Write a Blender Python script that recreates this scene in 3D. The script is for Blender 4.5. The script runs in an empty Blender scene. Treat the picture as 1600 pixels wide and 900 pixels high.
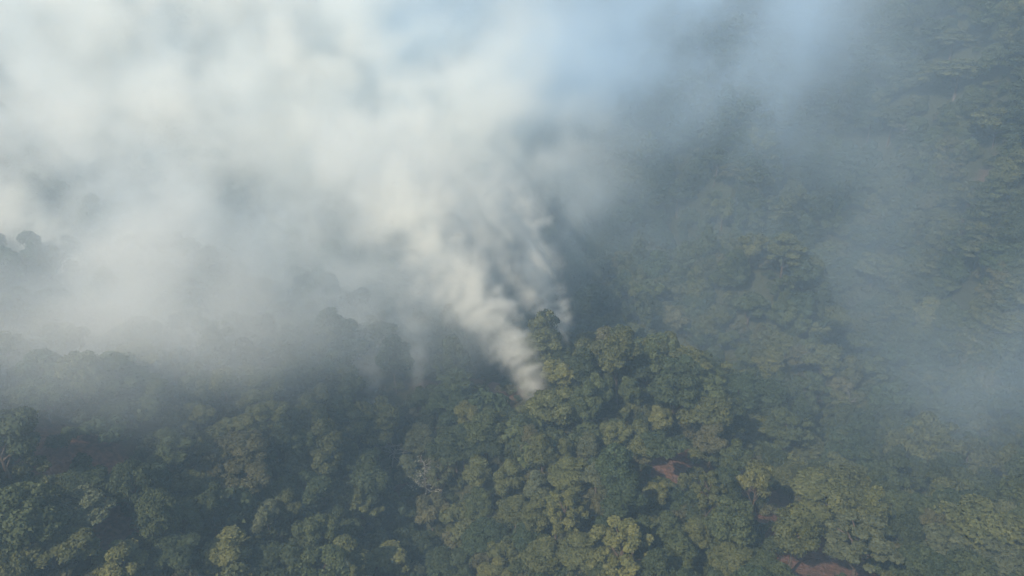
import bpy, math, random
import numpy as np
from mathutils import Vector, Matrix
random.seed(7)
rng = np.random.default_rng(7)
R = math.radians
S = bpy.context.scene
COL = S.collection

# ------------------------------------------------------------------ camera, sky, sun, exposure
F_PX = 1256.0                      # focal length for a picture 1600 wide
PITCH = R(22)
CAM = np.array([0.0, 0.0, 0.0])
cd = bpy.data.cameras.new('camera'); cam = bpy.data.objects.new('camera', cd); COL.objects.link(cam)
cd.sensor_width = 36; cd.lens = 36 * F_PX / 1600; cd.clip_start = 1; cd.clip_end = 6000
cam.location = CAM; cam.rotation_euler = (R(90) - PITCH, 0, 0)
S.camera = cam

SUN_EL, SUN_AZ = R(42), R(-142)     # azimuth clockwise from +Y: from the left, a little behind the camera
w = bpy.data.worlds.new("World"); S.world = w; w.use_nodes = True
nt = w.node_tree; bg = nt.nodes['Background']
sky = nt.nodes.new('ShaderNodeTexSky'); sky.sky_type = 'NISHITA'; sky.sun_disc = False
sky.sun_elevation = SUN_EL; sky.sun_rotation = SUN_AZ; sky.altitude = 900; sky.dust_density = 2.2; sky.air_density = 1.0
nt.links.new(sky.outputs[0], bg.inputs[0]); bg.inputs[1].default_value = 0.10
sl = bpy.data.lights.new('sun', 'SUN'); sl.energy = 5.0; sl.angle = R(0.6); sl.color = (1, 0.88, 0.69)
sun = bpy.data.objects.new('sun', sl); COL.objects.link(sun)
sd = Vector((math.sin(SUN_AZ) * math.cos(SUN_EL), math.cos(SUN_AZ) * math.cos(SUN_EL), math.sin(SUN_EL)))
sun.rotation_euler = (-sd).to_track_quat('-Z', 'Y').to_euler(); sun.location = (-60, -40, 60)
vs = S.view_settings; vs.view_transform = 'Standard'; vs.look = 'None'; vs.exposure = 0.6; vs.gamma = 1; vs.use_curve_mapping = False
cy = S.cycles
cy.volume_bounces = 8; cy.max_bounces = 10; cy.diffuse_bounces = 2; cy.transparent_max_bounces = 8
cy.volume_step_rate = 2.0; cy.volume_max_steps = 256
cy.use_adaptive_sampling = True; cy.adaptive_threshold = 0.03
HAZE_DENSITY = 0.00092

# ------------------------------------------------------------------ helpers
cp, sp_ = math.cos(PITCH), math.sin(PITCH)
def ray(px, py):
    u, v = (px - 800) / F_PX, (450 - py) / F_PX
    d = np.array([u, cp + v * sp_, -sp_ + v * cp])
    return d / np.linalg.norm(d)
def P(px, py, D): return CAM + ray(px, py) * D
def project(p):
    p = np.asarray(p, float)
    x, y, z = p[..., 0], p[..., 1], p[..., 2]
    dep = y * cp - z * sp_
    return 800 + F_PX * x / dep, 450 - F_PX * (y * sp_ + z * cp) / dep, dep

_lat = np.random.default_rng(3).random((64, 64, 64)).astype(np.float32)
def vnoise(p, seed=0):
    """smooth value noise in 0..1; p (...,3)"""
    p = p + np.array([seed * 7.31, seed * 3.17, seed * 5.77])
    i = np.floor(p).astype(np.int64); f = (p - i).astype(np.float32); f = f * f * (3 - 2 * f)
    i0 = i & 63; i1 = (i + 1) & 63
    x0, y0, z0 = i0[..., 0], i0[..., 1], i0[..., 2]; x1, y1, z1 = i1[..., 0], i1[..., 1], i1[..., 2]
    fx, fy, fz = f[..., 0], f[..., 1], f[..., 2]
    a = _lat[x0, y0, z0] * (1 - fx) + _lat[x1, y0, z0] * fx
    b = _lat[x0, y1, z0] * (1 - fx) + _lat[x1, y1, z0] * fx
    c = _lat[x0, y0, z1] * (1 - fx) + _lat[x1, y0, z1] * fx
    d = _lat[x0, y1, z1] * (1 - fx) + _lat[x1, y1, z1] * fx
    return (a * (1 - fy) + b * fy) * (1 - fz) + (c * (1 - fy) + d * fy) * fz
def fbm(p, octv=4, seed=0, gain=0.5):
    s = 0; a = 1; t = 0; q = p
    for k in range(octv):
        s = s + a * vnoise(q, seed + k * 11); t += a; a *= gain; q = q * 2.03
    return s / t

_ROT = [np.linalg.qr(np.random.default_rng(50 + k).normal(size=(3, 3)))[0] for k in range(8)]
def fbmr(p, octv=4, seed=0, gain=0.5):
    """the same, each octave turned so that no lattice direction shows"""
    s = 0; a = 1; t = 0; f = 1.0
    for k in range(octv):
        s = s + a * vnoise(p @ _ROT[(k + seed) % 8] * f, seed % 97 + k * 11); t += a; a *= gain; f *= 2.03
    return s / t

def mesh_np(name, V, F, mats=(), smooth=False):
    """V (n,3), F (m,k) of one polygon size"""
    me = bpy.data.meshes.new(name)
    V = np.asarray(V, np.float32); F = np.asarray(F, np.int32); k = F.shape[1]
    me.vertices.add(len(V)); me.vertices.foreach_set('co', V.ravel())
    me.loops.add(F.size); me.loops.foreach_set('vertex_index', F.ravel())
    me.polygons.add(len(F)); me.polygons.foreach_set('loop_start', np.arange(0, F.size, k, dtype=np.int32))
    if smooth: me.polygons.foreach_set('use_smooth', np.ones(len(F), bool))
    me.update(calc_edges=True)
    for m in mats: me.materials.append(m)
    return me
def link(name, data, parent=None, **props):
    o = bpy.data.objects.new(name, data); COL.objects.link(o); o.parent = parent
    for k, v in props.items(): o[k] = v
    return o

# ------------------------------------------------------------------ terrain
CTRL = [  # pixel x, pixel y, metres from the camera
 (-300,900,140),(0,900,130),(250,900,132),(500,900,142),(750,900,146),(1000,900,136),(1250,900,142),(1600,900,158),(1850,900,165),
 (0,800,136),(250,800,140),(480,800,152),(650,800,178),(740,800,166),(850,800,150),(1100,800,148),(1300,800,162),(1600,800,180),
 (0,700,142),(250,700,150),(450,700,168),(600,700,194),(700,700,180),(850,700,160),(1050,700,164),(1250,700,200),(1420,700,226),(1600,700,218),
 (0,620,152),(250,620,160),(420,620,172),(600,620,196),(720,620,188),(840,620,174),(940,620,174),(1060,620,184),(1200,625,226),(1400,620,262),(1600,620,250),
 (0,540,172),(250,540,182),(430,540,196),(620,550,200),(780,566,190),(870,560,186),(950,570,184),(1020,582,184),(1090,604,190),
 (0,450,214),(250,450,228),(500,460,250),(750,475,310),(900,490,325),(1040,500,318),(1200,520,305),(1420,500,306),(1600,500,280),
 (0,330,262),(300,330,285),(600,330,305),(850,360,318),(1000,380,290),(1130,370,272),(1230,385,285),(1330,400,318),(1430,400,316),(1520,380,300),(1700,380,272),
 (0,200,320),(300,200,335),(600,200,345),(850,220,340),(1000,220,310),(1130,235,300),(1220,270,318),(1310,260,336),(1410,250,330),(1490,240,318),(1570,240,304),(1700,200,278),
 (0,0,420),(300,0,430),(600,0,430),(850,0,420),(1050,0,405),(1250,0,385),(1380,0,368),(1450,0,358),(1540,0,340),(1700,0,298),
]
cpts = np.array([P(*c) for c in CTRL])
extra = np.array([[-260,60,-95],[-120,20,-112],[0,20,-112],[120,20,-112],[260,60,-115],[-400,300,-40],[-520,600,20],[0,640,25],[0,900,60],[-300,900,55],[300,700,50],[480,500,70],[330,280,15],[520,50,-60]], float)
cpts = np.vstack([cpts, extra])
cpts[:len(CTRL), 2] -= 10.0          # the controls are canopy heights
back = []
for _px, _D in ((720, 188), (790, 190), (870, 186), (950, 184), (1020, 186), (1085, 194)):
    _c = P(_px, 578, _D); back += [_c + [4, 20, -9 - 9], _c + [14, 68, -9 - 30]]
cpts = np.vstack([cpts, back])
def tps_fit(X, z, lam):
    n = len(X); d = np.linalg.norm(X[:, None] - X[None], axis=2)
    K = np.where(d > 0, d * d * np.log(d + 1e-9), 0) + lam * np.eye(n)
    A = np.zeros((n + 3, n + 3)); A[:n, :n] = K; A[:n, n] = 1; A[:n, n + 1:] = X; A[n, :n] = 1; A[n + 1:, :n] = X.T
    return np.linalg.solve(A, np.concatenate([z, [0, 0, 0]]))
XS = cpts[:, :2] / 100.0
WTS = tps_fit(XS, cpts[:, 2], 0.003)
def terrain(x, y):
    x = np.asarray(x, float); y = np.asarray(y, float); sh = np.broadcast(x, y).shape
    x = np.broadcast_to(x, sh).ravel(); y = np.broadcast_to(y, sh).ravel()
    out = np.zeros(len(x))
    xc = np.clip(x, -560, 560); yc = np.clip(y, -40, 900)
    for s in range(0, len(x), 20000):
        q = np.stack([xc[s:s + 20000], yc[s:s + 20000]], 1) / 100.0
        d = np.linalg.norm(q[:, None] - XS[None], axis=2)
        out[s:s + 20000] = (d * d * np.log(d + 1e-9)) @ WTS[:-3] + WTS[-3] + q @ WTS[-2:]
    out = np.clip(out, -150, 80)
    p = np.stack([x / 38, y / 38, np.zeros_like(x)], 1)
    out = out + (fbm(p, 3, 5) - 0.5) * 7
    return out.reshape(sh)
GX = np.arange(-900, 901, 5.0); GY = np.arange(-300, 1401, 5.0)
gx, gy = np.meshgrid(GX, GY, indexing='ij'); gz = terrain(gx, gy)
def tz(x, y):                      # fast lookup on the ground sheet
    fx = np.clip((np.asarray(x) - GX[0]) / 5, 0, len(GX) - 1.001); fy = np.clip((np.asarray(y) - GY[0]) / 5, 0, len(GY) - 1.001)
    i = fx.astype(int); j = fy.astype(int); a = fx - i; b = fy - j
    return (gz[i, j] * (1 - a) + gz[i + 1, j] * a) * (1 - b) + (gz[i, j + 1] * (1 - a) + gz[i + 1, j + 1] * a) * b
_T = np.arange(100, 700, 1.5)
def ground_hit(px, py, h=0.0):
    d = ray(px, py); t = _T; q = CAM + d[None] * t[:, None]
    k = np.nonzero(q[:, 2] < tz(q[:, 0], q[:, 1]) + h)[0]
    t = t[k[0]] if len(k) else 600.0
    return CAM + d * t, t

# bare places: pixel x, y, half width px, half height px, how bare
CLEAR = [(1065,738,50,34,1.0),(1205,800,50,64,1.05),(1274,888,72,38,1.1),(120,712,66,34,1.1),(185,838,48,32,0.8),(775,608,60,28,1.0),(700,612,70,16,.5),
         (1512,345,13,22,.6),(1392,645,32,16,.6),(640,770,45,30,0.45),(1226,690,20,16,.8),(1130,594,9,7,.7),(900,445,60,20,.3)]
clear_w = []
for (px, py, a, b, s) in CLEAR:
    q, D = ground_hit(px, py); q2, _ = ground_hit(px, py - b); q3, _ = ground_hit(px, py + b)
    clear_w.append((q[0], q[1], a * D / F_PX, max(6.0, min(22., np.linalg.norm(q2[:2] - q3[:2]) / 2)), s))
def bare(x, y):
    v = np.zeros(np.shape(x))
    for (cx, cy_, a, b, s) in clear_w:
        v = np.maximum(v, s * np.exp(-(((x - cx) / a) ** 2 + ((y - cy_) / b) ** 2) ** 1.5 * 0.7))
    return v

def new_mat(name):
    m = bpy.data.materials.new(name); m.use_nodes = True
    n = m.node_tree.nodes; l = m.node_tree.links; b = n['Principled BSDF']
    b.inputs['Roughness'].default_value = 0.85; b.inputs['Specular IOR Level'].default_value = 0.2
    return m, n, l, b
def ground_material():
    m, n, l, b = new_mat('forest_floor')
    tc = n.new('ShaderNodeTexCoord')
    def noise(sc, det):
        t = n.new('ShaderNodeTexNoise'); t.inputs['Scale'].default_value = sc; t.inputs['Detail'].default_value = det
        l.new(tc.outputs['Object'], t.inputs['Vector']); return t
    n1 = noise(0.12, 6); n2 = noise(1.3, 8)
    r1 = n.new('ShaderNodeValToRGB'); e = r1.color_ramp.elements
    e[0].position = .35; e[0].color = (.026, .030, .014, 1); e[1].position = .68; e[1].color = (.042, .042, .020, 1)
    l.new(n2.outputs[0], r1.inputs[0])
    r2 = n.new('ShaderNodeValToRGB'); e = r2.color_ramp.elements
    e[0].position = .3; e[0].color = (.055, .034, .025, 1); e[1].position = .72; e[1].color = (.15, .075, .052, 1)
    l.new(n2.outputs[0], r2.inputs[0])
    at = n.new('ShaderNodeAttribute'); at.attribute_name = 'bare'
    ad = n.new('ShaderNodeMath'); ad.operation = 'MULTIPLY_ADD'; l.new(n1.outputs[0], ad.inputs[0]); ad.inputs[1].default_value = 0.9
    ad2 = n.new('ShaderNodeMath'); ad2.operation = 'SUBTRACT'; l.new(at.outputs['Fac'], ad2.inputs[0]); ad2.inputs[1].default_value = 0.62; l.new(ad2.outputs[0], ad.inputs[2])
    mr = n.new('ShaderNodeMapRange'); mr.inputs[1].default_value = 0.0; mr.inputs[2].default_value = 0.35; l.new(ad.outputs[0], mr.inputs[0])
    mx = n.new('ShaderNodeMix'); mx.data_type = 'RGBA'; l.new(mr.outputs[0], mx.inputs[0]); l.new(r1.outputs[0], mx.inputs[6]); l.new(r2.outputs[0], mx.inputs[7])
    l.new(mx.outputs[2], b.inputs['Base Color'])
    bp = n.new('ShaderNodeBump'); bp.inputs['Strength'].default_value = .8; bp.inputs['Distance'].default_value = .6
    l.new(n2.outputs[0], bp.inputs['Height']); l.new(bp.outputs[0], b.inputs['Normal'])
    return m
nx, ny = gx.shape
idx = np.arange(nx * ny).reshape(nx, ny)
F = np.stack([idx[:-1, :-1], idx[1:, :-1], idx[1:, 1:], idx[:-1, 1:]], -1).reshape(-1, 4)
gm = mesh_np('ground', np.stack([gx, gy, gz], -1).reshape(-1, 3), F, [ground_material()], True)
a = gm.attributes.new('bare', 'FLOAT', 'POINT'); a.data.foreach_set('value', bare(gx, gy).ravel().astype(np.float32))
link('hillside', gm, kind='structure')

# ------------------------------------------------------------------ trees
def leaf_material(stuff=False):
    m, n, l, b = new_mat('foliage_massed' if stuff else 'foliage')
    if stuff:
        at = n.new('ShaderNodeAttribute'); at.attribute_type = 'INSTANCER'; at.attribute_name = 'tint'; tint = at.outputs['Color']
    else:
        oi = n.new('ShaderNodeObjectInfo'); tint = oi.outputs['Color']
    v = n.new('ShaderNodeAttribute'); v.attribute_name = 'shade'
    mr = n.new('ShaderNodeMapRange'); mr.inputs[3].default_value = 0.62; mr.inputs[4].default_value = 1.45; l.new(v.outputs['Fac'], mr.inputs[0])
    hs = n.new('ShaderNodeHueSaturation'); l.new(tint, hs.inputs['Color']); l.new(mr.outputs[0], hs.inputs['Value'])
    mh = n.new('ShaderNodeMapRange'); mh.inputs[3].default_value = 0.515; mh.inputs[4].default_value = 0.485; l.new(v.outputs['Fac'], mh.inputs[0]); l.new(mh.outputs[0], hs.inputs['Hue'])
    l.new(hs.outputs[0], b.inputs['Base Color'])
    b.inputs['Roughness'].default_value = 0.7
    tr = n.new('ShaderNodeBsdfTranslucent'); l.new(hs.outputs[0], tr.inputs[0])
    ms = n.new('ShaderNodeMixShader'); ms.inputs[0].default_value = .18; l.new(b.outputs[0], ms.inputs[1]); l.new(tr.outputs[0], ms.inputs[2])
    l.new(ms.outputs[0], n['Material Output'].inputs[0])
    return m
def bark_material(name, col):
    m, n, l, b = new_mat(name)
    t = n.new('ShaderNodeTexNoise'); t.inputs['Scale'].default_value = 2.2; t.inputs['Detail'].default_value = 6
    tc = n.new('ShaderNodeTexCoord'); l.new(tc.outputs['Object'], t.inputs[0])
    r = n.new('ShaderNodeValToRGB'); e = r.color_ramp.elements
    e[0].position = .3; e[0].color = (*[c * .55 for c in col], 1); e[1].position = .7; e[1].color = (*[c * 1.3 for c in col], 1)
    l.new(t.outputs[0], r.inputs[0]); l.new(r.outputs[0], b.inputs['Base Color'])
    return m
LEAF, LEAF_S = leaf_material(), leaf_material(True)
BARK = bark_material('bark', (.085, .062, .048)); PALE = bark_material('dead_wood', (.16, .15, .135))

def limb(V, F, a, b, ra, rb, n=6):
    a = np.array(a, float); b = np.array(b, float); ax = b - a; ax /= np.linalg.norm(ax)
    u = np.cross(ax, [0, 1, .3]); u /= np.linalg.norm(u); v = np.cross(ax, u)
    s = len(V)
    for c, r in ((a, ra), (b, rb)):
        for k in range(n):
            t = 2 * math.pi * k / n; V.append(c + r * (u * math.cos(t) + v * math.sin(t)))
    for k in range(n): F.append([s + k, s + (k + 1) % n, s + n + (k + 1) % n, s + n + k])

def make_tree(seed, kind):
    """crown one unit in radius, measured in metres for a crown radius of 4.5; returns crown mesh, trunk mesh, height of crown middle, total"""
    r = np.random.default_rng(seed)
    if kind == 'dome':   env = (4.5, 4.5, 3.9); nl = 34; lr = (1.15, 1.75); flat = .85; base = 3.4; n = 9000; size = .235
    elif kind == 'tall': env = (3.3, 3.3, 6.6); nl = 38; lr = (.95, 1.45); flat = .95; base = 3.8; n = 9000; size = .235
    elif kind == 'lumpy': env = (4.3, 4.3, 5.0); nl = 22; lr = (1.1, 1.8); flat = .9; base = 3.8; n = 8000; size = .25
    elif kind == 'layer': env = (4.6, 4.6, 4.6); nl = 34; lr = (1.2, 1.9); flat = .5; base = 4.6; n = 8500; size = .24
    elif kind == 'open': env = (4.6, 4.6, 4.4); nl = 40; lr = (.55, .95); flat = .75; base = 5.2; n = 6500; size = .21
    elif kind == 'umbrella': env = (4.4, 4.4, 2.0); nl = 22; lr = (.9, 1.4); flat = .5; base = 9.5; n = 3200; size = .3
    elif kind == 'bush': env = (4.2, 4.2, 2.6); nl = 16; lr = (1.2, 1.9); flat = .8; base = 2.0; n = 1500; size = .48
    env = np.array(env); cz = base + env[2] * .9
    # lobe centres: near the envelope, more above than below
    C = []; tries = 0
    while len(C) < nl and tries < 4000:
        tries += 1
        d = r.normal(size=3); d /= np.linalg.norm(d)
        if d[2] < -.55: continue
        rad = r.uniform(.45, .92) if kind != 'dome' else r.uniform(.68, .86)
        if kind == 'tall': taper = 1 - .42 * max(0, d[2]) ; d[:2] *= taper
        c = d * env * rad
        if all(np.linalg.norm((c - q) / (1, 1, max(.5, flat))) > .62 * lr[0] * (1.15 if kind in ('layer', 'open') else .95) for q in C): C.append(c)
    C = np.array(C); L = r.uniform(*lr, size=len(C))
    wts = L ** 2; pick = r.choice(len(C), size=n, p=wts / wts.sum())
    d = r.normal(size=(n, 3)); d /= np.linalg.norm(d, axis=1)[:, None]
    d[:, 2] = np.where((d[:, 2] < -.1) & (r.random(n) < .75), -d[:, 2], d[:, 2])
    bump = 1 + .13 * (vnoise(d * 3.1 + pick[:, None] * 3.3, seed) - .5) * 2
    shell = np.where(r.random(n) < .82, r.uniform(.86, 1.06, n), r.uniform(.4, .9, n)) * bump
    sc = np.stack([np.ones(n), np.ones(n), np.full(n, flat)], 1)
    p = C[pick] + d * L[pick][:, None] * shell[:, None] * sc
    # drop what lies deep inside another lobe
    dd = np.min(np.where(np.arange(len(C))[None] == pick[:, None], 9, np.linalg.norm((p[:, None] - C[None]) / np.array([1, 1, flat]), axis=2) / L[None]), axis=1)
    keep = dd > .72; p, d, pick = p[keep], d[keep], pick[keep]; n = len(p)
    nrm = d / np.array([1, 1, flat]); nrm /= np.linalg.norm(nrm, axis=1)[:, None]
    nrm = nrm + r.normal(size=(n, 3)) * .48 + np.array([0, 0, .25]); nrm /= np.linalg.norm(nrm, axis=1)[:, None]
    t = np.cross(nrm, r.normal(size=(n, 3))); t /= np.linalg.norm(t, axis=1)[:, None]; bt = np.cross(nrm, t)
    s1 = (size * r.uniform(.6, 1.35, n))[:, None]; s2 = s1 * r.uniform(.45, .9, n)[:, None]
    p = p + np.array([0, 0, cz])
    fold = nrm * s1 * .35
    V = np.stack([p - t * s1 - fold, p - bt * s2, p + t * s1 - fold, p + bt * s2], 1).reshape(-1, 3)
    Fq = np.arange(n * 4).reshape(n, 4)
    cm = mesh_np('crown', V, Fq, [LEAF])
    lobe_sh = r.uniform(0, 1, len(C))
    sh = np.clip(.45 * lobe_sh[pick] + .55 * r.random(n) , 0, 1)
    at = cm.attributes.new('shade', 'FLOAT', 'FACE'); at.data.foreach_set('value', sh.astype(np.float32))
    # trunk with limbs
    TV, TF = [], []
    top = cz + env[2] * .35; lean = r.uniform(-.5, .5, 2)
    ks = np.linspace(0, 1, 5); rr = .34 * (1 - .8 * ks)
    rr[0] = .46
    pts = [np.array([lean[0] * k + .12 * math.sin(k * 6 + seed), lean[1] * k, -1.5 + (top + 1.5) * k]) for k in ks]
    for k in range(4): limb(TV, TF, pts[k], pts[k + 1], rr[k], rr[k + 1], 7)
    order = r.permutation(len(C))[:14 if kind != 'bush' else 3]
    for q in order:
        e = C[q] + np.array([0, 0, cz]); zz = max(base * .55, e[2] - abs(r.uniform(1, 3.2)) - .3 * np.linalg.norm(C[q][:2])); zz = min(zz, top * .97)
        k = (zz + 1.5) / (top + 1.5); st = np.array([lean[0] * k, lean[1] * k, zz]); md = (st + e) / 2 + np.array([0, 0, .35])
        limb(TV, TF, st, md, .13, .085, 5); limb(TV, TF, md, e, .085, .03, 5)
    tm = mesh_np('trunk', TV, TF, [BARK], True)
    return cm, tm, cz, env

KINDS = {}
sd_ = 10
for kind, k in (('dome', 4), ('tall', 4), ('lumpy', 4), ('layer', 4), ('open', 2), ('umbrella', 1), ('bush', 2)):
    KINDS[kind] = []
    for i in range(k):
        sd_ += 1; KINDS[kind].append(make_tree(sd_, kind))

COLOURS = {  # base colours of the foliage
 'dark green': (.036, .048, .021), 'mid green': (.050, .062, .024), 'olive green': (.068, .074, .027), 'yellow green': (.092, .094, .032),
 'grey green': (.066, .074, .038), 'brownish olive': (.072, .070, .033), 'bluish green': (.034, .050, .023)}
trees = []   # x, y, width, height factor, kind, colour, variant, hero
HERO = [
 # px, py of crown middle, crown width px, crown height px, kind, colour
 (970,862,104,98,'open','yellow green'),(1180,757,52,76,'lumpy','yellow green'),(1028,773,38,44,'lumpy','yellow green'),(1107,770,52,76,'open','olive green'),
 (1345,848,112,88,'open','grey green'),(1290,778,100,74,'lumpy','olive green'),(1238,748,54,44,'dome','olive green'),(1243,835,66,96,'tall','olive green'),
 (675,800,58,56,'lumpy','brownish olive'),(350,862,78,60,'lumpy','yellow green'),(592,882,84,52,'lumpy','yellow green'),(775,896,52,36,'lumpy','yellow green'),
 (32,815,104,86,'dome','mid green'),(118,802,84,62,'layer','grey green'),(18,884,60,56,'dome','olive green'),(88,868,96,76,'lumpy','olive green'),
 (206,762,58,78,'dome','dark green'),(128,758,72,50,'dome','dark green'),(86,776,36,34,'dome','olive green'),(282,762,62,44,'lumpy','olive green'),
 (246,805,60,72,'dome','mid green'),(292,808,66,52,'lumpy','mid green'),(330,790,46,72,'lumpy','dark green'),(378,752,76,48,'dome','brownish olive'),
 (416,812,54,60,'lumpy','grey green'),(538,778,70,60,'lumpy','olive green'),(566,800,66,60,'open','olive green'),(492,838,64,76,'lumpy','mid green'),
 (474,768,74,54,'dome','dark green'),(430,770,50,40,'dome','mid green'),(190,880,70,60,'lumpy','yellow green'),(268,872,80,56,'lumpy','dark green'),
 (430,875,80,54,'lumpy','dark green'),(640,860,70,56,'dome','dark green'),(700,886,76,48,'dome','dark green'),(760,842,72,54,'dome','bluish green'),
 (585,662,68,84,'layer','olive green'),(732,652,46,58,'lumpy','yellow green'),(658,688,46,58,'tall','grey green'),(872,584,56,52,'lumpy','yellow green'),
 (868,640,74,72,'lumpy','olive green'),(912,636,50,70,'lumpy','mid green'),(936,614,46,62,'lumpy','mid green'),(1032,656,40,44,'lumpy','yellow green'),
 (985,528,78,42,'layer','olive green'),(1022,548,50,42,'layer','yellow green'),(1062,560,44,34,'dome','brownish olive'),(890,545,44,32,'dome','dark green'),
 (845,540,42,40,'dome','bluish green'),(925,556,46,38,'dome','dark green'),(1000,690,52,56,'lumpy','olive green'),(960,680,50,52,'lumpy','olive green'),
 (748,738,44,64,'tall','olive green'),(794,744,42,72,'tall','olive green'),(838,764,46,64,'tall','grey green'),(884,806,66,80,'open','yellow green'),
 (806,800,46,60,'tall','olive green'),(888,740,58,66,'tall','olive green'),(686,745,46,60,'open','grey green'),(640,738,48,64,'tall','grey green'),
 (930,750,40,60,'tall','grey green'),(935,795,34,44,'dome','brownish olive'),(905,860,60,60,'tall','olive green'),(850,870,60,60,'tall','olive green'),
 (1060,870,60,66,'tall','mid green'),(1040,832,56,54,'lumpy','mid green'),(1090,832,50,60,'tall','olive green'),(1150,880,72,54,'lumpy','olive green'),
 (400,605,88,58,'lumpy','olive green'),(308,646,46,40,'lumpy','yellow green'),(370,668,52,44,'lumpy','yellow green'),(374,704,80,56,'dome','brownish olive'),
 (262,700,64,48,'lumpy','mid green'),(208,560,84,60,'layer','yellow green'),(128,590,62,70,'dome','olive green'),(240,612,60,56,'lumpy','olive green'),
 (180,590,96,60,'lumpy','mid green'),(335,492,74,50,'dome','olive green'),(440,495,60,42,'lumpy','olive green'),(60,540,60,46,'dome','mid green'),
 (1112,690,50,56,'lumpy','brownish olive'),(1180,668,58,42,'dome','olive green'),(1150,718,46,58,'lumpy','mid green'),(1262,702,62,48,'layer','olive green'),
 (1210,720,34,40,'dome','dark green'),(1455,690,60,96,'layer','olive green'),(1456,812,34,40,'umbrella','brownish olive'),(1412,832,48,44,'dome','dark green'),
 (1482,862,76,60,'lumpy','grey green'),(1538,828,100,72,'layer','olive green'),(1580,885,80,50,'layer','grey green'),(1395,790,50,44,'layer','mid green'),
 (1240,305,38,40,'dome','olive green'),(1226,390,62,56,'layer','olive green'),(1296,392,42,30,'dome','olive green'),(1366,418,52,46,'layer','olive green'),
 (1175,390,46,52,'lumpy','yellow green'),(1364,320,24,26,'dome','yellow green'),(1404,322,26,26,'dome','olive green'),(1526,304,46,44,'layer','olive green'),
 (1395,182,54,44,'layer','olive green'),(1360,190,40,40,'layer','mid green'),(1500,110,60,44,'layer','olive green'),(1490,60,50,36,'layer','grey green'),
 (1560,190,60,48,'layer','olive green'),(1545,390,58,40,'layer','grey green'),(1130,330,40,44,'lumpy','olive green'),(1080,400,46,44,'dome','mid green'),
 (1060,300,40,46,'tall','mid green'),(1170,480,56,50,'lumpy','mid green'),(1300,500,46,40,'dome','olive green'),(1285,560,52,60,'layer','olive green'),
 (1450,490,34,60,'tall','yellow green'),(1155,600,56,38,'dome','mid green'),(1330,470,34,30,'open','grey green'),(1120,250,44,46,'tall','mid green'),
]
for (px, py, wpx, hpx, kind, col) in HERO:
    var = random.randrange(len(KINDS[kind])); _, _, cz, env = KINDS[kind][var]
    q, D = ground_hit(px, py, 9.0)
    for _ in range(3):
        wid = wpx * D / F_PX; s = wid / (2 * env[0]); hz = min(1.4, max(.6, math.sqrt(max(.15, (hpx / wpx) ** 2 - .25)) / .87 / (env[2] / env[0])))
        q, D = ground_hit(px, py, min(cz * s * hz, 15.0))
    zs = s * hz
    sink = cz * zs - (q[2] - float(tz(q[0], q[1])))
    trees.append(dict(x=q[0], y=q[1], s=s, zs=zs, kind=kind, var=var, col=col, sink=max(0.0, min(sink, 6.0)), hero=True, rad=s * env[0]))

FEET = [ground_hit(a_, b_, 6.0)[0] for a_, b_ in ((822, 600), (826, 612), (890, 534), (585, 624), (652, 594), (878, 372))]
# fill the slopes
hx = np.array([t['x'] for t in trees]); hy = np.array([t['y'] for t in trees]); hr = np.array([t['rad'] for t in trees])
pts = []
step = 5.9
for y in np.arange(60, 690, step):
    half = y * .80 + 55
    for x in np.arange(-half, half, step):
        X_, Y_ = x + random.uniform(-2.9, 2.9), y + random.uniform(-2.9, 2.9)
        sl_ = math.hypot(float(tz(X_ + 3, Y_) - tz(X_ - 3, Y_)), float(tz(X_, Y_ + 3) - tz(X_, Y_ - 3))) / 6
        pts.append((X_, Y_))
        for _ in range(int(1.15 * (math.sqrt(1 + sl_ * sl_) - 1) / .25 + random.random())):
            pts.append((X_ + random.uniform(-3.5, 3.5), Y_ + random.uniform(-3.5, 3.5)))
# gaps seen on the steep parts get a tree each
_p = np.array(pts); rays_ = []
for px in range(-30, 1640, 12):
    for py in range(0, 905, 8): rays_.append((px, py))
grid_ = {}
def _put(x, y): grid_.setdefault((int(x // 5), int(y // 5)), []).append((x, y))
def _near(x, y, r):
    i, j = int(x // 5), int(y // 5)
    return any((a - x) ** 2 + (b - y) ** 2 < r * r for di in (-1, 0, 1) for dj in (-1, 0, 1) for a, b in grid_.get((i + di, j + dj), ()))
for x, y in pts: _put(x, y)
for (px, py) in rays_:
    q, D = ground_hit(px, py)
    if not _near(q[0], q[1], 4.3 if px < 1330 or py > 450 else 3.0): _put(q[0], q[1]); pts.append((q[0], q[1]))
pts = np.array(pts); pz = tz(pts[:, 0], pts[:, 1]); pb = bare(pts[:, 0], pts[:, 1])
zone = fbm(np.stack([pts[:, 0] / 32, pts[:, 1] / 32, pts[:, 0] * 0], 1), 3, 9)
zone2 = fbm(np.stack([pts[:, 0] / 20, pts[:, 1] / 20, pts[:, 0] * 0 + 5], 1), 3, 19)
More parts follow.
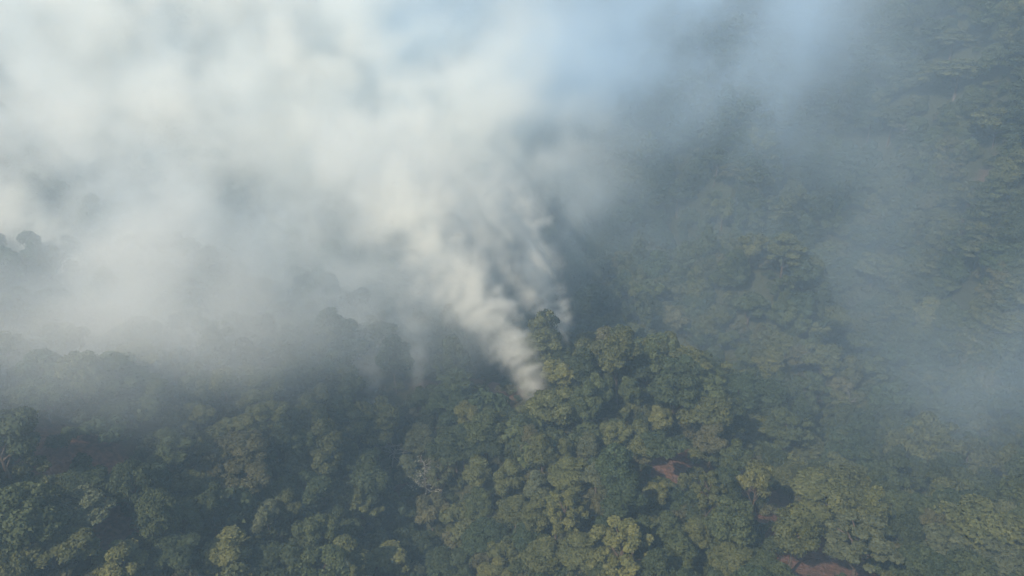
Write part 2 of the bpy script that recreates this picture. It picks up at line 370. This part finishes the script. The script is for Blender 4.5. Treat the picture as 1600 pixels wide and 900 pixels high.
for i, (x, y) in enumerate(pts):
    if pb[i] > .33 and random.random() < .97: continue
    dh = np.hypot(hx - x, hy - y)
    if np.any(dh < hr * .80 + 1.7): continue
    if any((x - f[0]) ** 2 + (y - f[1]) ** 2 < 30 for f in FEET): continue
    # keep the sight lines to the placed crowns open: no tall tree right in front
    px, py, dep = project((x, y, pz[i] + 9))
    sc = random.choice([.5, .6, .68, .76, .84, .92, 1.02, 1.2]) * (0.92 if zone[i] < .45 else 1.05)
    rt = 1.0
    z = zone[i] + random.uniform(-.16, .16)
    right = px > 1130
    if z < .44: kind = random.choice(['dome', 'lumpy', 'dome', 'tall'])
    elif z < .56: kind = random.choice(['lumpy', 'tall', 'lumpy', 'open'])
    else: kind = random.choice(['layer', 'lumpy', 'tall', 'umbrella'])
    if right and random.random() < .55: kind = random.choice(['layer', 'layer', 'dome'])
    if 620 < px < 1000 and py > 640 and random.random() < .6: kind = 'tall'
    c = zone2[i] + random.uniform(-.2, .2)
    col = 'bluish green' if c < .30 else 'dark green' if c < .46 else 'mid green' if c < .56 else 'olive green' if c < .68 else 'grey green' if c < .74 else 'brownish olive' if c < .79 else 'yellow green'
    var = random.randrange(len(KINDS[kind])); env = KINDS[kind][var][3]; cz = KINDS[kind][var][2]
    zs = sc * random.uniform(.85, 1.12)
    for (hpx, hpy, hw, hh, *_r) in ():
        pass
    trees.append(dict(x=x, y=y, s=sc, zs=zs, kind=kind, var=var, col=col, sink=.2, hero=False, rad=sc * env[0]))

# where each tree shows, and which 300 show largest
HS = [t for t in trees if t['hero']] + [dict(px=c[0], py=c[1], w=c[2] * 2.3, h=c[3] * 3.0, dep=ground_hit(c[0], c[1])[1]) for c in CLEAR if c[4] > .7]
hp = []
for t in trees:
    cz, env = KINDS[t['kind']][t['var']][2:]
    t['z'] = float(tz(t['x'], t['y'])) - t['sink']
    px, py, dep = project((t['x'], t['y'], t['z'] + cz * t['zs'])); t['px'], t['py'], t['dep'] = float(px), float(py), float(dep)
    t['w'] = 2 * env[0] * t['s'] * F_PX / dep; t['h'] = 2 * env[2] * t['zs'] * F_PX / dep
# shrink or drop fill trees that would stand in the sight line of a placed tree
keep = []
for t in trees:
    if not t['hero']:
        bad = t['w'] < 0
        for h in HS:
            if h['dep'] < 225 and t['dep'] < h['dep'] + (8 if 'kind' not in h else 0) and h['dep'] - t['dep'] < 60 and abs(t['px'] - h['px']) < (t['w'] + h['w']) * .26 and abs(t['py'] - h['py']) < (t['h'] + h['h']) * .26:
                bad = True; break
        if bad:
            if random.random() < .25: continue
            t['kind'] = 'bush'; t['var'] = random.randrange(2); t['s'] *= .85; t['zs'] = t['s']
            cz, env = KINDS['bush'][t['var']][2:]
            px, py, dep = project((t['x'], t['y'], t['z'] + cz * t['zs'])); t['px'], t['py'], t['w'], t['h'] = float(px), float(py), t['w'] * .6, t['h'] * .4
    keep.append(t)
trees = keep
def smoked(px, py):                # hidden behind the thick smoke
    return py < 440 and px < 820
cand = [t for t in trees if t['kind'] != 'bush' and -20 < t['px'] < 1620 and -10 < t['py'] < 915 and not smoked(t['px'], t['py'])]
cand.sort(key=lambda t: (-t['hero'], -t['w'] * t['h']))
for t in cand[:300]: t['single'] = True
single = [t for t in trees if t.get('single')]; massed = [t for t in trees if not t.get('single')]

# names that point at one tree
LAND = [('the left pinkish patch', 120, 712), ('the lower left dark hollow', 185, 838), ("the thick plume's foot", 822, 597), ("the thinner plume's foot", 888, 532),
        ('the small left smoke wisp', 585, 622), ('the rust-red clearing', 1205, 805), ('the small russet gap', 1065, 738),
        ('the reddish bottom-edge earth', 1272, 884), ('the far right hazy patch', 1392, 645), ('the upper right pinkish scar', 1512, 345),
        ('the dead bare tree', 608, 705), ('the pale-leaved tree', 668, 745), ('the crest of the knoll', 985, 520), ("the valley's pale rock", 1130, 594), ('the bottom left corner', 0, 900), ('the bottom right corner', 1600, 900),
        ("the bottom edge's middle", 720, 900), ('the thick smoke bank', 560, 480), ('the top right corner', 1600, 0)]
SHAPE = {'dome': 'round-domed', 'tall': 'narrow tall', 'lumpy': 'lumpy-crowned', 'layer': 'layered', 'open': 'open-crowned', 'umbrella': 'umbrella-topped'}
ORD = ['', 'second ', 'third ', 'fourth ', 'fifth ', 'sixth ', 'seventh ', 'eighth ', 'ninth ', 'tenth ', 'eleventh ', 'twelfth ']
buckets = {}
for t in single:
    nm, lx, ly = min(LAND, key=lambda L: math.hypot(L[1] - t['px'], L[2] - t['py']))
    dx, dy = t['px'] - lx, t['py'] - ly
    side = ('right of' if dx > 0 else 'left of') if abs(dx) > abs(dy) else ('below' if dy > 0 else 'above')
    size = 'big ' if t['w'] > 62 else 'small ' if t['w'] < 36 else ''
    t['key'] = (size, t['col'], SHAPE[t['kind']], side, nm); t['dd'] = math.hypot(dx, dy)
    buckets.setdefault(t['key'], []).append(t)
for key, ts in buckets.items():
    ts.sort(key=lambda t: t['dd'])
    for i, t in enumerate(ts):
        size, col, shape, side, nm = key
        t['label'] = f"{size}{col} {shape} tree, " + (f"{ORD[i]}nearest " if len(ts) > 1 else '') + f"{side} {nm}"
        t['group'] = 'trees on the far hazy slopes' if t['dep'] > 235 else 'trees on the near forested slope'
for t in single:
    cm, tm, cz, env = KINDS[t['kind']][t['var']]
    e = link('forest_tree', None, label=t['label'], category='tree', group=t['group'])
    e.location = (t['x'], t['y'], t['z']); e.rotation_euler = (0, 0, random.uniform(0, 6.28)); e.scale = (t['s'], t['s'], t['zs'])
    c = link('crown', cm, e); link('trunk', tm, e)
    k = random.uniform(.85, 1.18) ; b = COLOURS[t['col']]
    if t['hero']: k *= 1.02
    c.color = (b[0] * k, b[1] * k, b[2] * k, 1)

# the rest of the forest and the undergrowth: instances
def scatter(name, kinds, items, **props):
    """items: x,y,z,rot,sx,sz,kind index,colour"""
    src = bpy.data.collections.new(name + '_kinds')
    for i, (kind, var) in enumerate(kinds):
        cm, tm = KINDS[kind][var][:2]
        me = cm.copy(); me.materials.clear(); me.materials.append(LEAF_S)
        o = bpy.data.objects.new(f'{name}_kind_{i:02d}', me); src.objects.link(o)
    nI = len(items)
    me = bpy.data.meshes.new(name); me.vertices.add(nI)
    A = np.array([[t[0], t[1], t[2], t[3], t[4], t[5], t[6]] for t in items], np.float32)
    me.vertices.foreach_set('co', A[:, :3].ravel())
    for nm, ty, arr in (('rot', 'FLOAT', A[:, 3]), ('pick', 'INT', A[:, 6].astype(np.int32))):
        at = me.attributes.new(nm, ty, 'POINT'); at.data.foreach_set('value', np.ascontiguousarray(arr))
    at = me.attributes.new('size', 'FLOAT_VECTOR', 'POINT'); at.data.foreach_set('vector', np.stack([A[:, 4], A[:, 4], A[:, 5]], 1).ravel())
    at = me.attributes.new('tint', 'FLOAT_COLOR', 'POINT'); at.data.foreach_set('color', np.array([[*t[7], 1] for t in items], np.float32).ravel())
    o = link(name, me, **props)
    g = bpy.data.node_groups.new(name, 'GeometryNodeTree')
    g.interface.new_socket('Geometry', in_out='INPUT', socket_type='NodeSocketGeometry'); g.interface.new_socket('Geometry', in_out='OUTPUT', socket_type='NodeSocketGeometry')
    n, l = g.nodes, g.links
    gi, go = n.new('NodeGroupInput'), n.new('NodeGroupOutput')
    ci = n.new('GeometryNodeCollectionInfo'); ci.inputs['Collection'].default_value = src; ci.inputs['Separate Children'].default_value = True; ci.inputs['Reset Children'].default_value = True
    ip = n.new('GeometryNodeInstanceOnPoints'); ip.inputs['Pick Instance'].default_value = True
    def attr(nm, ty):
        a = n.new('GeometryNodeInputNamedAttribute'); a.data_type = ty; a.inputs['Name'].default_value = nm; return a.outputs['Attribute']
    cx = n.new('ShaderNodeCombineXYZ'); l.new(attr('rot', 'FLOAT'), cx.inputs[2])
    l.new(gi.outputs[0], ip.inputs['Points']); l.new(ci.outputs[0], ip.inputs['Instance']); l.new(attr('pick', 'INT'), ip.inputs['Instance Index'])
    l.new(cx.outputs[0], ip.inputs['Rotation']); l.new(attr('size', 'FLOAT_VECTOR'), ip.inputs['Scale'])
    l.new(ip.outputs[0], go.inputs[0])
    m = o.modifiers.new('scatter', 'NODES'); m.node_group = g
    return o
allk = [(k, v) for k in ('dome', 'tall', 'lumpy', 'layer', 'open', 'umbrella', 'bush') for v in range(len(KINDS[k]))]
kidx = {kv: i for i, kv in enumerate(allk)}
items = []
for t in massed:
    b = COLOURS[t['col']]; k = random.uniform(.85, 1.18)
    items.append((t['x'], t['y'], t['z'], random.uniform(0, 6.28), t['s'], t['zs'], kidx[(t['kind'], t['var'])], (b[0] * k, b[1] * k, b[2] * k)))
scatter('forest_canopy', allk, items, kind='stuff', label='mass of distant forest trees covering the slopes beyond the nearer ones')
und = []
for _ in range(24000):
    y = random.uniform(60, 600); x = random.uniform(-1, 1) * (y * .75 + 40)
    und.append((x, y))
und = np.array(und); ub = bare(und[:, 0], und[:, 1]); uz = tz(und[:, 0], und[:, 1])
items = []
for (x, y), b_, z in zip(und, ub, uz):
    if b_ > .35 and random.random() < .9: continue
    col = COLOURS[random.choice(['dark green', 'mid green', 'olive green', 'brownish olive', 'dark green'])]; k = random.uniform(.7, 1.1)
    s = random.uniform(.2, .62)
    items.append((x, y, z - .25, random.uniform(0, 6.28), s, s * random.uniform(.7, 1.3), kidx[('bush', random.randrange(2))], tuple(c * k for c in col)))
scatter('undergrowth', allk, items, kind='stuff', label='low green and brown shrubs growing between the trunks')

# ------------------------------------------------------------------ dead and pale trees, pale rock
def bare_tree(name, px, py, hgt, seed, label, leafy=False, mat=PALE, lean=(0, 0), low=.55, reach=1.0, nb=13):
    r = np.random.default_rng(seed); q, D = ground_hit(px, py, hgt * .78)
    e = link(name, None, label=label, category='dead tree'); e.location = (q[0], q[1], float(tz(q[0], q[1])))
    V, F = [], []
    top = np.array([lean[0], lean[1], hgt])
    limb(V, F, (0, 0, -1), top * .5, .28, .2, 7); limb(V, F, top * .5, top, .2, .06, 6)
    link('trunk', mesh_np('trunk', V, F, [mat], True), e)
    V, F = [], []
    ends = []
    for k in range(nb):
        f = r.uniform(low, .97); st = top * f; az = r.uniform(0, 6.28); L = reach * r.uniform(1.6, 4.2) * (1.45 - f * .8)
        mid = st + np.array([math.cos(az) * L * .55, math.sin(az) * L * .55, L * .15]); en = mid + np.array([math.cos(az + .4) * L * .6, math.sin(az + .4) * L * .6, L * r.uniform(-.2, .4)])
        limb(V, F, st, mid, .12, .08, 5); limb(V, F, mid, en, .08, .03, 5); ends.append(en)
        for s_ in (-1, 1):
            tw = mid + np.array([math.cos(az + s_ * .9) * L * .45, math.sin(az + s_ * .9) * L * .45, L * .15]); limb(V, F, mid, tw, .06, .025, 4); ends.append(tw)
    link('branches', mesh_np('branches', V, F, [mat], True), e)['kind'] = 'stuff'
    if leafy:
        n = 420; E = np.array(ends)[r.integers(0, len(ends), n)]; p = E + r.normal(size=(n, 3)) * .45
        nr = r.normal(size=(n, 3)) + [0, 0, 1]; nr /= np.linalg.norm(nr, axis=1)[:, None]; t = np.cross(nr, r.normal(size=(n, 3))); t /= np.linalg.norm(t, axis=1)[:, None]; b = np.cross(nr, t)
        s = r.uniform(.1, .26, n)[:, None]
        m, nn, ll, bb = new_mat('pale_leaves'); bb.inputs['Base Color'].default_value = (.17, .17, .13, 1)
        link('crown', mesh_np('crown', np.stack([p - t * s, p - b * s * .6, p + t * s, p + b * s * .6], 1).reshape(-1, 3), np.arange(n * 4).reshape(n, 4), [m]), e)
bare_tree('dead_tree', 608, 705, 8, 4, 'bare pale grey dead tree with forked branches below the small smoke wisp', lean=(1.8, -.6), low=.35, reach=1.05, nb=16)
bare_tree('pale_tree', 664, 742, 11, 9, 'tree with sparse whitish leaves in the dark lower centre of the forest', True, low=.4)
bare_tree('dead_tree', 1412, 208, 15, 14, 'thin pale dead trunk on the hazy upper right slope')
bare_tree('dead_tree', 1325, 632, 11, 21, 'pale bare snag in the hazy valley beneath the right slope')

def rock(px, py, size, seed, label):
    r = np.random.default_rng(seed); q, D = ground_hit(px, py, .4)
    import bmesh
    bm = bmesh.new(); bmesh.ops.create_icosphere(bm, subdivisions=3, radius=1)
    for v in bm.verts:
        c = np.array(v.co); k = 1 + .55 * (float(fbm(c[None] * 1.4 + seed, 4, seed)[0]) - .5) * 2
        v.co = Vector(c * k * np.array([size, size * .7, size * .55]))
    me = bpy.data.meshes.new('rock'); bm.to_mesh(me); bm.free()
    m, n, l, b = new_mat('pale_rock'); t = n.new('ShaderNodeTexNoise'); t.inputs['Scale'].default_value = 3
    rp = n.new('ShaderNodeValToRGB'); rp.color_ramp.elements[0].color = (.25, .2, .17, 1); rp.color_ramp.elements[1].color = (.5, .42, .36, 1)
    l.new(t.outputs[0], rp.inputs[0]); l.new(rp.outputs[0], b.inputs['Base Color']); me.materials.append(m)
    o = link('rock', me, label=label, category='rock'); o.location = (q[0], q[1], float(tz(q[0], q[1])) + size * .2)
rock(1130, 594, 1.9, 3, 'small pale rock outcrop among the trees beyond the right end of the ridge')
rock(1228, 688, 1.5, 5, 'pale rock showing between crowns above the rust-red clearing')
rock(1508, 372, 1.5, 6, 'pale rocks in the upper right pinkish scar')

# ------------------------------------------------------------------ smoke
def smoke_material(name, dens, thin, thick, thr=.02, aniso=.15):
    m = bpy.data.materials.new(name); m.use_nodes = True; n = m.node_tree.nodes; l = m.node_tree.links; n.clear()
    o = n.new('ShaderNodeOutputMaterial'); v = n.new('ShaderNodeVolumePrincipled'); l.new(v.outputs[0], o.inputs['Volume'])
    v.inputs['Density Attribute'].default_value = ''; v.inputs['Anisotropy'].default_value = aniso
    at = n.new('ShaderNodeAttribute'); at.attribute_name = 'density'
    mu = n.new('ShaderNodeMath'); mu.operation = 'MULTIPLY'; mu.inputs[1].default_value = dens; l.new(at.outputs['Fac'], mu.inputs[0]); l.new(mu.outputs[0], v.inputs['Density'])
    mr = n.new('ShaderNodeMapRange'); mr.inputs[1].default_value = 0; mr.inputs[2].default_value = thr; l.new(at.outputs['Fac'], mr.inputs[0])
    mx = n.new('ShaderNodeMix'); mx.data_type = 'RGBA'; l.new(mr.outputs[0], mx.inputs[0]); mx.inputs[6].default_value = (*thin, 1); mx.inputs[7].default_value = (*thick, 1)
    l.new(mx.outputs[2], v.inputs['Color'])
    m.cycles.volume_interpolation = 'LINEAR'
    return m
def volume_object(name, lo, hi, vox, fn, mat, **props):
    lo = np.array(lo, float); hi = np.array(hi, float); res = np.ceil((hi - lo) / vox).astype(int) + 1; hi = lo + (res - 1) * vox
    ax = [lo[k] + np.arange(res[k]) * vox for k in range(3)]
    G = np.stack(np.meshgrid(*ax, indexing='ij'), -1).reshape(-1, 3)
    D = np.concatenate([fn(G[s:s + 400000]) for s in range(0, len(G), 400000)]).astype(np.float32)
    D[D < 1e-5] = 0
    me = bpy.data.meshes.new(name); me.vertices.add(len(D)); me.materials.append(mat)
    at = me.attributes.new('d', 'FLOAT', 'POINT'); at.data.foreach_set('value', D)
    o = link(name, me, **props)
    g = bpy.data.node_groups.new(name, 'GeometryNodeTree')
    g.interface.new_socket('Geometry', in_out='INPUT', socket_type='NodeSocketGeometry'); g.interface.new_socket('Geometry', in_out='OUTPUT', socket_type='NodeSocketGeometry')
    n, l = g.nodes, g.links; gi, go = n.new('NodeGroupInput'), n.new('NodeGroupOutput')
    pos = n.new('GeometryNodeInputPosition')
    s1 = n.new('ShaderNodeVectorMath'); s1.operation = 'SUBTRACT'; l.new(pos.outputs[0], s1.inputs[0]); s1.inputs[1].default_value = lo
    s2 = n.new('ShaderNodeVectorMath'); s2.operation = 'SCALE'; l.new(s1.outputs[0], s2.inputs[0]); s2.inputs['Scale'].default_value = 1 / vox
    s3 = n.new('ShaderNodeVectorMath'); s3.operation = 'ADD'; l.new(s2.outputs[0], s3.inputs[0]); s3.inputs[1].default_value = (.5, .5, .5)
    s4 = n.new('ShaderNodeVectorMath'); s4.operation = 'FLOOR'; l.new(s3.outputs[0], s4.inputs[0])
    s5 = n.new('ShaderNodeVectorMath'); s5.operation = 'DOT_PRODUCT'; l.new(s4.outputs[0], s5.inputs[0]); s5.inputs[1].default_value = (res[1] * res[2], res[2], 1)
    na = n.new('GeometryNodeInputNamedAttribute'); na.data_type = 'FLOAT'; na.inputs['Name'].default_value = 'd'
    si = n.new('GeometryNodeSampleIndex'); si.data_type = 'FLOAT'; si.domain = 'POINT'; si.clamp = True
    l.new(gi.outputs[0], si.inputs['Geometry']); l.new(na.outputs['Attribute'], si.inputs['Value']); l.new(s5.outputs['Value'], si.inputs['Index'])
    vc = n.new('GeometryNodeVolumeCube'); l.new(si.outputs[0], vc.inputs['Density'])
    vc.inputs['Min'].default_value = lo; vc.inputs['Max'].default_value = hi
    for k, a in enumerate('XYZ'): vc.inputs['Resolution ' + a].default_value = int(res[k])
    sm = n.new('GeometryNodeSetMaterial'); sm.inputs['Material'].default_value = mat
    l.new(vc.outputs[0], sm.inputs[0]); l.new(sm.outputs[0], go.inputs[0])
    md = o.modifiers.new('fill', 'NODES'); md.node_group = g
    print(name, res, 'max', D.max(), 'mean', D.mean())
    return o
def path_field(G, path, warp):
    """distance to a widening path over its radius, and the position along it 0..1"""
    best = np.full(len(G), 9.0); along = np.zeros(len(G)); H = G + warp
    n = len(path) - 1
    for k in range(n):
        a, ra = np.array(path[k][:3]), path[k][3]; b, rb = np.array(path[k + 1][:3]), path[k + 1][3]
        ab = b - a; t = np.clip(((H - a) @ ab) / (ab @ ab), 0, 1)
        d = np.linalg.norm(H - a - t[:, None] * ab, axis=1) / (ra + (rb - ra) * t)
        m = d < best; best = np.where(m, d, best); along = np.where(m, (k + t) / n, along)
    return best, along
def pt(px, py, D, r): return (*P(px, py, D), r)
def warp_of(G, sc, amp, seed, octv=2):
    return np.stack([fbmr(G / sc, octv, seed + k * 17) - .5 for k in range(3)], 1) * 2 * amp
def foot(px, py): return ground_hit(px, py, 6.0)[1]
D1, D2, D3, D4 = foot(822, 600), 196, foot(585, 622), foot(652, 592)
print('feet', D1, D2, D3, D4, foot(890, 532), foot(890, 560))
PLUME_A = [pt(830, 604, D1, 3.6), pt(812, 560, D1, 4.6), pt(786, 515, D1 + 3, 5.2), pt(745, 458, D1 + 8, 7.0), pt(700, 405, D1 + 14, 10.5), pt(640, 340, D1 + 24, 15), pt(560, 260, D1 + 40, 24)]
PLUME_B = [pt(890, 532, D2, .8), pt(872, 500, D2 + 1, 3.2), pt(848, 455, D2 + 5, 5.6), pt(822, 405, D2 + 12, 8), pt(785, 350, D2 + 22, 11.5), pt(740, 290, D2 + 36, 17)]
PLUME_C = [pt(585, 624, D3, 1.5), pt(578, 580, D3, 4), pt(560, 520, D3 + 6, 7.5), pt(520, 440, D3 + 18, 13)]
PLUME_D = [pt(652, 594, D4, 1.5), pt(650, 550, D4, 4), pt(636, 490, D4 + 6, 7.5), pt(610, 430, D4 + 16, 12)]
D5, D6, D7, D8 = foot(120, 425), foot(230, 415), foot(880, 372), 262
PLUME_E = [pt(120, 425, D5 - 3, 1.8), pt(104, 385, D5 - 3, 5.5), pt(50, 355, D5, 8), pt(-30, 320, D5 + 10, 14)]
PLUME_F = [pt(229, 415, D6 - 3, 2), pt(212, 370, D6 - 2, 6), pt(190, 320, D6 + 6, 10), pt(140, 270, D6 + 16, 16)]
PLUME_G = [pt(878, 375, D7 - 4, 2), pt(892, 345, D7 - 4, 6), pt(872, 300, D7 + 2, 12), pt(840, 240, D7 + 10, 20)]
PLUME_I = [pt(762, 560, D1 + 2, 1.5), pt(745, 515, D1 + 4, 3.5), pt(712, 460, D1 + 9, 5.5), pt(660, 400, D1 + 16, 9)]
PLUME_H = [pt(1510, 668, 236, 2), pt(1490, 600, 240, 5), pt(1430, 570, 245, 9)]
def bbox(path, pad):
    a = np.array(path); r = a[:, 3:4] * pad
    return (a[:, :3] - r).min(0), (a[:, :3] + r).max(0)
def plume_fn(path, seed, k=1.0, fine=3.2):
    def fn(G):
        out = np.zeros(len(G)); d0, al0 = path_field(G, path, 0)
        m = d0 < 2.0
        if not m.any(): return out
        g = G[m]; al = al0[m]
        ax = np.array(path[min(4, len(path) - 1)][:3]) - np.array(path[0][:3]); ax /= np.linalg.norm(ax)
        fl = g - .3 * (g @ ax)[:, None] * ax                    # billows drawn out along the drift
        d1, al = path_field(g, path, warp_of(g, 10.0, 1, seed) * (1.2 + 5.0 * al[:, None]) + warp_of(fl, 3.6, 1, seed + 5, 3) * (.5 + 1.6 * al[:, None]))
        sc_ = 1.0 + 1.6 * al[:, None]
        nz = fbmr(fl / (2.1 * sc_), 5, seed + 40, .66); lump = fbmr(fl / (6.5 * sc_), 3, seed + 60, .6)
        f = 1.2 - d1 + .5 * (lump - .5) + 1.15 * (nz - .5)
        e = np.clip(f / 1.15, 0, 1) ** 1.3 * np.clip((.4 * lump + .6 * nz - .27) / .21, .3, 1.3)
        fade = 1 / (1 + 2.6 * al ** 1.3) * np.clip((1 - al) / .22, 0, 1)
        edge = np.clip((2.0 - d0[m]) / .4, 0, 1)
        out[m] = e * fade * edge * k
        return out
    return fn
def blob(G, px, py, D, r, amp, flat=(1, 1, 1)):
    return amp * np.exp(-(((G - P(px, py, D)) / (r * np.array(flat))) ** 2).sum(1))
BANK = [  # pixel x, pixel y, metres away, half widths across, in depth and in height, amount
 (180,50,335,120,42,46,.85),(480,110,325,75,40,46,.85),(60,230,262,60,26,30,.62),(100,320,236,50,16,20,.42),(0,430,208,30,12,13,.34),(350,250,285,80,30,32,.6),(620,260,285,42,30,36,.75),
 (770,250,295,28,28,38,.6),(870,300,300,20,22,24,.5),(560,360,245,34,14,17,.40),(300,370,240,54,14,15,.26),(50,375,222,48,14,15,.46),(200,440,210,50,12,12,.30),(450,410,235,26,10,12,.22),(700,360,250,26,14,20,.5)]
VEIL = [(60,470,180,46,10,15,.44),(300,480,190,54,10,14,.34),(30,590,150,28,8,11,.42),(230,550,170,38,8,11,.34),(20,690,134,16,5,6,.18),(25,412,176,24,9,13,1.0),(10,660,140,12,5,5,.10),(560,500,190,30,8,12,.16),(660,510,186,16,6,9,.14),(430,560,176,26,6,9,.18)]
BLUE = [(970,140,300,34,20,26,.20),(1270,330,275,115,22,70,.045),(1560,620,205,36,10,18,.08),(1270,50,330,34,24,30,.20),(1060,20,330,105,26,42,.30),(1190,70,310,40,20,30,.20),(880,130,310,60,26,40,.30),(1230,170,300,30,16,20,.20),(1000,270,280,40,16,24,.07),(1590,540,200,30,16,22,.09),(1340,480,265,60,20,26,.06),
 (1490,600,222,14,8,10,.20),(760,20,350,70,30,35,.36),(1520,100,250,60,16,40,.03),(1400,300,290,40,16,24,.03)]
def veil_fn(G):
    H = G + warp_of(G, 50, 16, 260, 2) + warp_of(G, 15, 5, 280, 2)
    n = fbmr(H / 24, 5, 270, .58); v = 0
    for (px, py, D, rx, ry, rz, amp) in BLUE: v = v + blob(H, px, py, D, 1.0, amp, (rx, ry, rz))
    return v * np.clip((n - .36) / .17, .2, 1.8) * np.clip((G[:, 2] - tz(G[:, 0], G[:, 1])) / 6, 0, 1)
def bank_fn(G):
    W = warp_of(G, 46, 14, 60, 2) + warp_of(G, 15, 5.5, 80, 2)
    H = G + W
    n1 = fbmr(G / 34, 4, 70, .55); n2 = fbmr((G + W * .6) / 11, 4, 90, .62)
    # thick smoke over the left and middle, drifting away from the feet
    d = 0
    for (px, py, D, rx, ry, rz, amp) in BANK: d = d + blob(H, px, py, D, 1.0, amp, (rx, ry, rz))
    thick = d * np.clip((.42 * n1 + .58 * n2 - .43) / .12, .05, 1.9) * .78
    for path, k in ((PLUME_A, .5), (PLUME_B, .35), (PLUME_C, .30), (PLUME_D, .18), (PLUME_E, .5), (PLUME_F, .35), (PLUME_G, .5), (PLUME_H, .10)):
        dd, al = path_field(G, path, W * np.clip(.16 + .0 * 1, 0, 1))
        tail = np.clip((al - .45) / .3, 0, 1) if path in (PLUME_A, PLUME_B) else 1.0
        thick = thick + k * tail * np.exp(-dd ** 2 * 1.6) * np.clip((n2 - .36) / .2, .1, 1.4) * .5
    # thin drifting veil
    v = 0
    for (px, py, D, rx, ry, rz, amp) in VEIL: v = v + blob(H, px, py, D, 1.0, amp, (rx, ry, rz))
    veil = v * np.clip((.6 * n1 + .4 * n2 - .30) / .2, .35, 1.5)
    gr = np.clip((G[:, 2] - tz(G[:, 0], G[:, 1])) / 6, 0, 1)
    return (thick + veil) * gr
EXT = 0.05
SM = smoke_material('smoke', EXT, (.80, .91, .97), (.998, .986, .945), .5)
volume_object('smoke_bank', (-300, 90, -125), (300, 500, 50), 2.6, bank_fn, SM, kind='stuff', label='wide bank of drifting white and bluish smoke over the upper left forest')
volume_object('smoke_veil', (-70, 130, -120), (300, 480, 50), 4.0, veil_fn, smoke_material('thin_blue_smoke', EXT, (.72, .86, .985), (.72, .86, .985), 1), kind='stuff', label='thin blue smoke veil drifting in front of the far slopes on the right')
PM = smoke_material('dense_smoke', .24, (.95, .96, .97), (.999, .975, .91), .12)
for (path, sd_, k, vox, lab) in ((PLUME_A, 200, 1.0, .8, 'thick cream white smoke plume rising from the burnt ground on the ridge'),
                       (PLUME_B, 300, 1.1, .8, 'thinner white smoke plume rising behind the ridge crest, right of the thick one'),
                       (PLUME_E, 600, 1.1, 1.3, 'warm white puff drifting from the far left slope towards the left edge'),
                       (PLUME_F, 700, .35, 1.4, 'pale torn puff just right of the warm white one on the far left slope'),
                       (PLUME_G, 800, .3, 1.5, 'loose grey puff hanging beyond the ridge, above and right of the two plumes'),
                       (PLUME_I, 900, .42, 1.3, 'short torn wisp between the faint wisps and the thick plume'),
                       (PLUME_C, 400, .9, 1.3, 'faint wisp of smoke rising above the layered tree, leftmost near the ridge'),
                       (PLUME_D, 500, .65, 1.3, 'faintest smoke wisp between the small left wisp and the thick plume')):
    lo, hi = bbox(path, 2.0)
    volume_object('smoke_plume', lo, hi, vox, plume_fn(path, sd_, k), PM, kind='stuff', label=lab)

# ------------------------------------------------------------------ haze
def haze():
    lo = (-895, -295, float(gz.min()) - 1); hi = (895, 1395, max(float(gz.max()) + 25, 60))
    lo = (-905, -305, lo[2]); hi = (905, 1405, hi[2])
    V = [(x, y, z) for x in (lo[0], hi[0]) for y in (lo[1], hi[1]) for z in (lo[2], hi[2])]
    F = [(0, 1, 3, 2), (4, 6, 7, 5), (0, 4, 5, 1), (2, 3, 7, 6), (0, 2, 6, 4), (1, 5, 7, 3)]
    m = bpy.data.materials.new('haze'); m.use_nodes = True; n = m.node_tree.nodes; n.clear()
    o = n.new('ShaderNodeOutputMaterial'); v = n.new('ShaderNodeVolumePrincipled'); m.node_tree.links.new(v.outputs[0], o.inputs['Volume'])
    v.inputs['Color'].default_value = (.55, .79, .995, 1); v.inputs['Density'].default_value = HAZE_DENSITY; v.inputs['Anisotropy'].default_value = .1
    link('haze', mesh_np('haze', V, F, [m]), kind='stuff')
haze()
print('trees', len(trees), 'single', len(single), 'labels', len({t['label'] for t in single}))
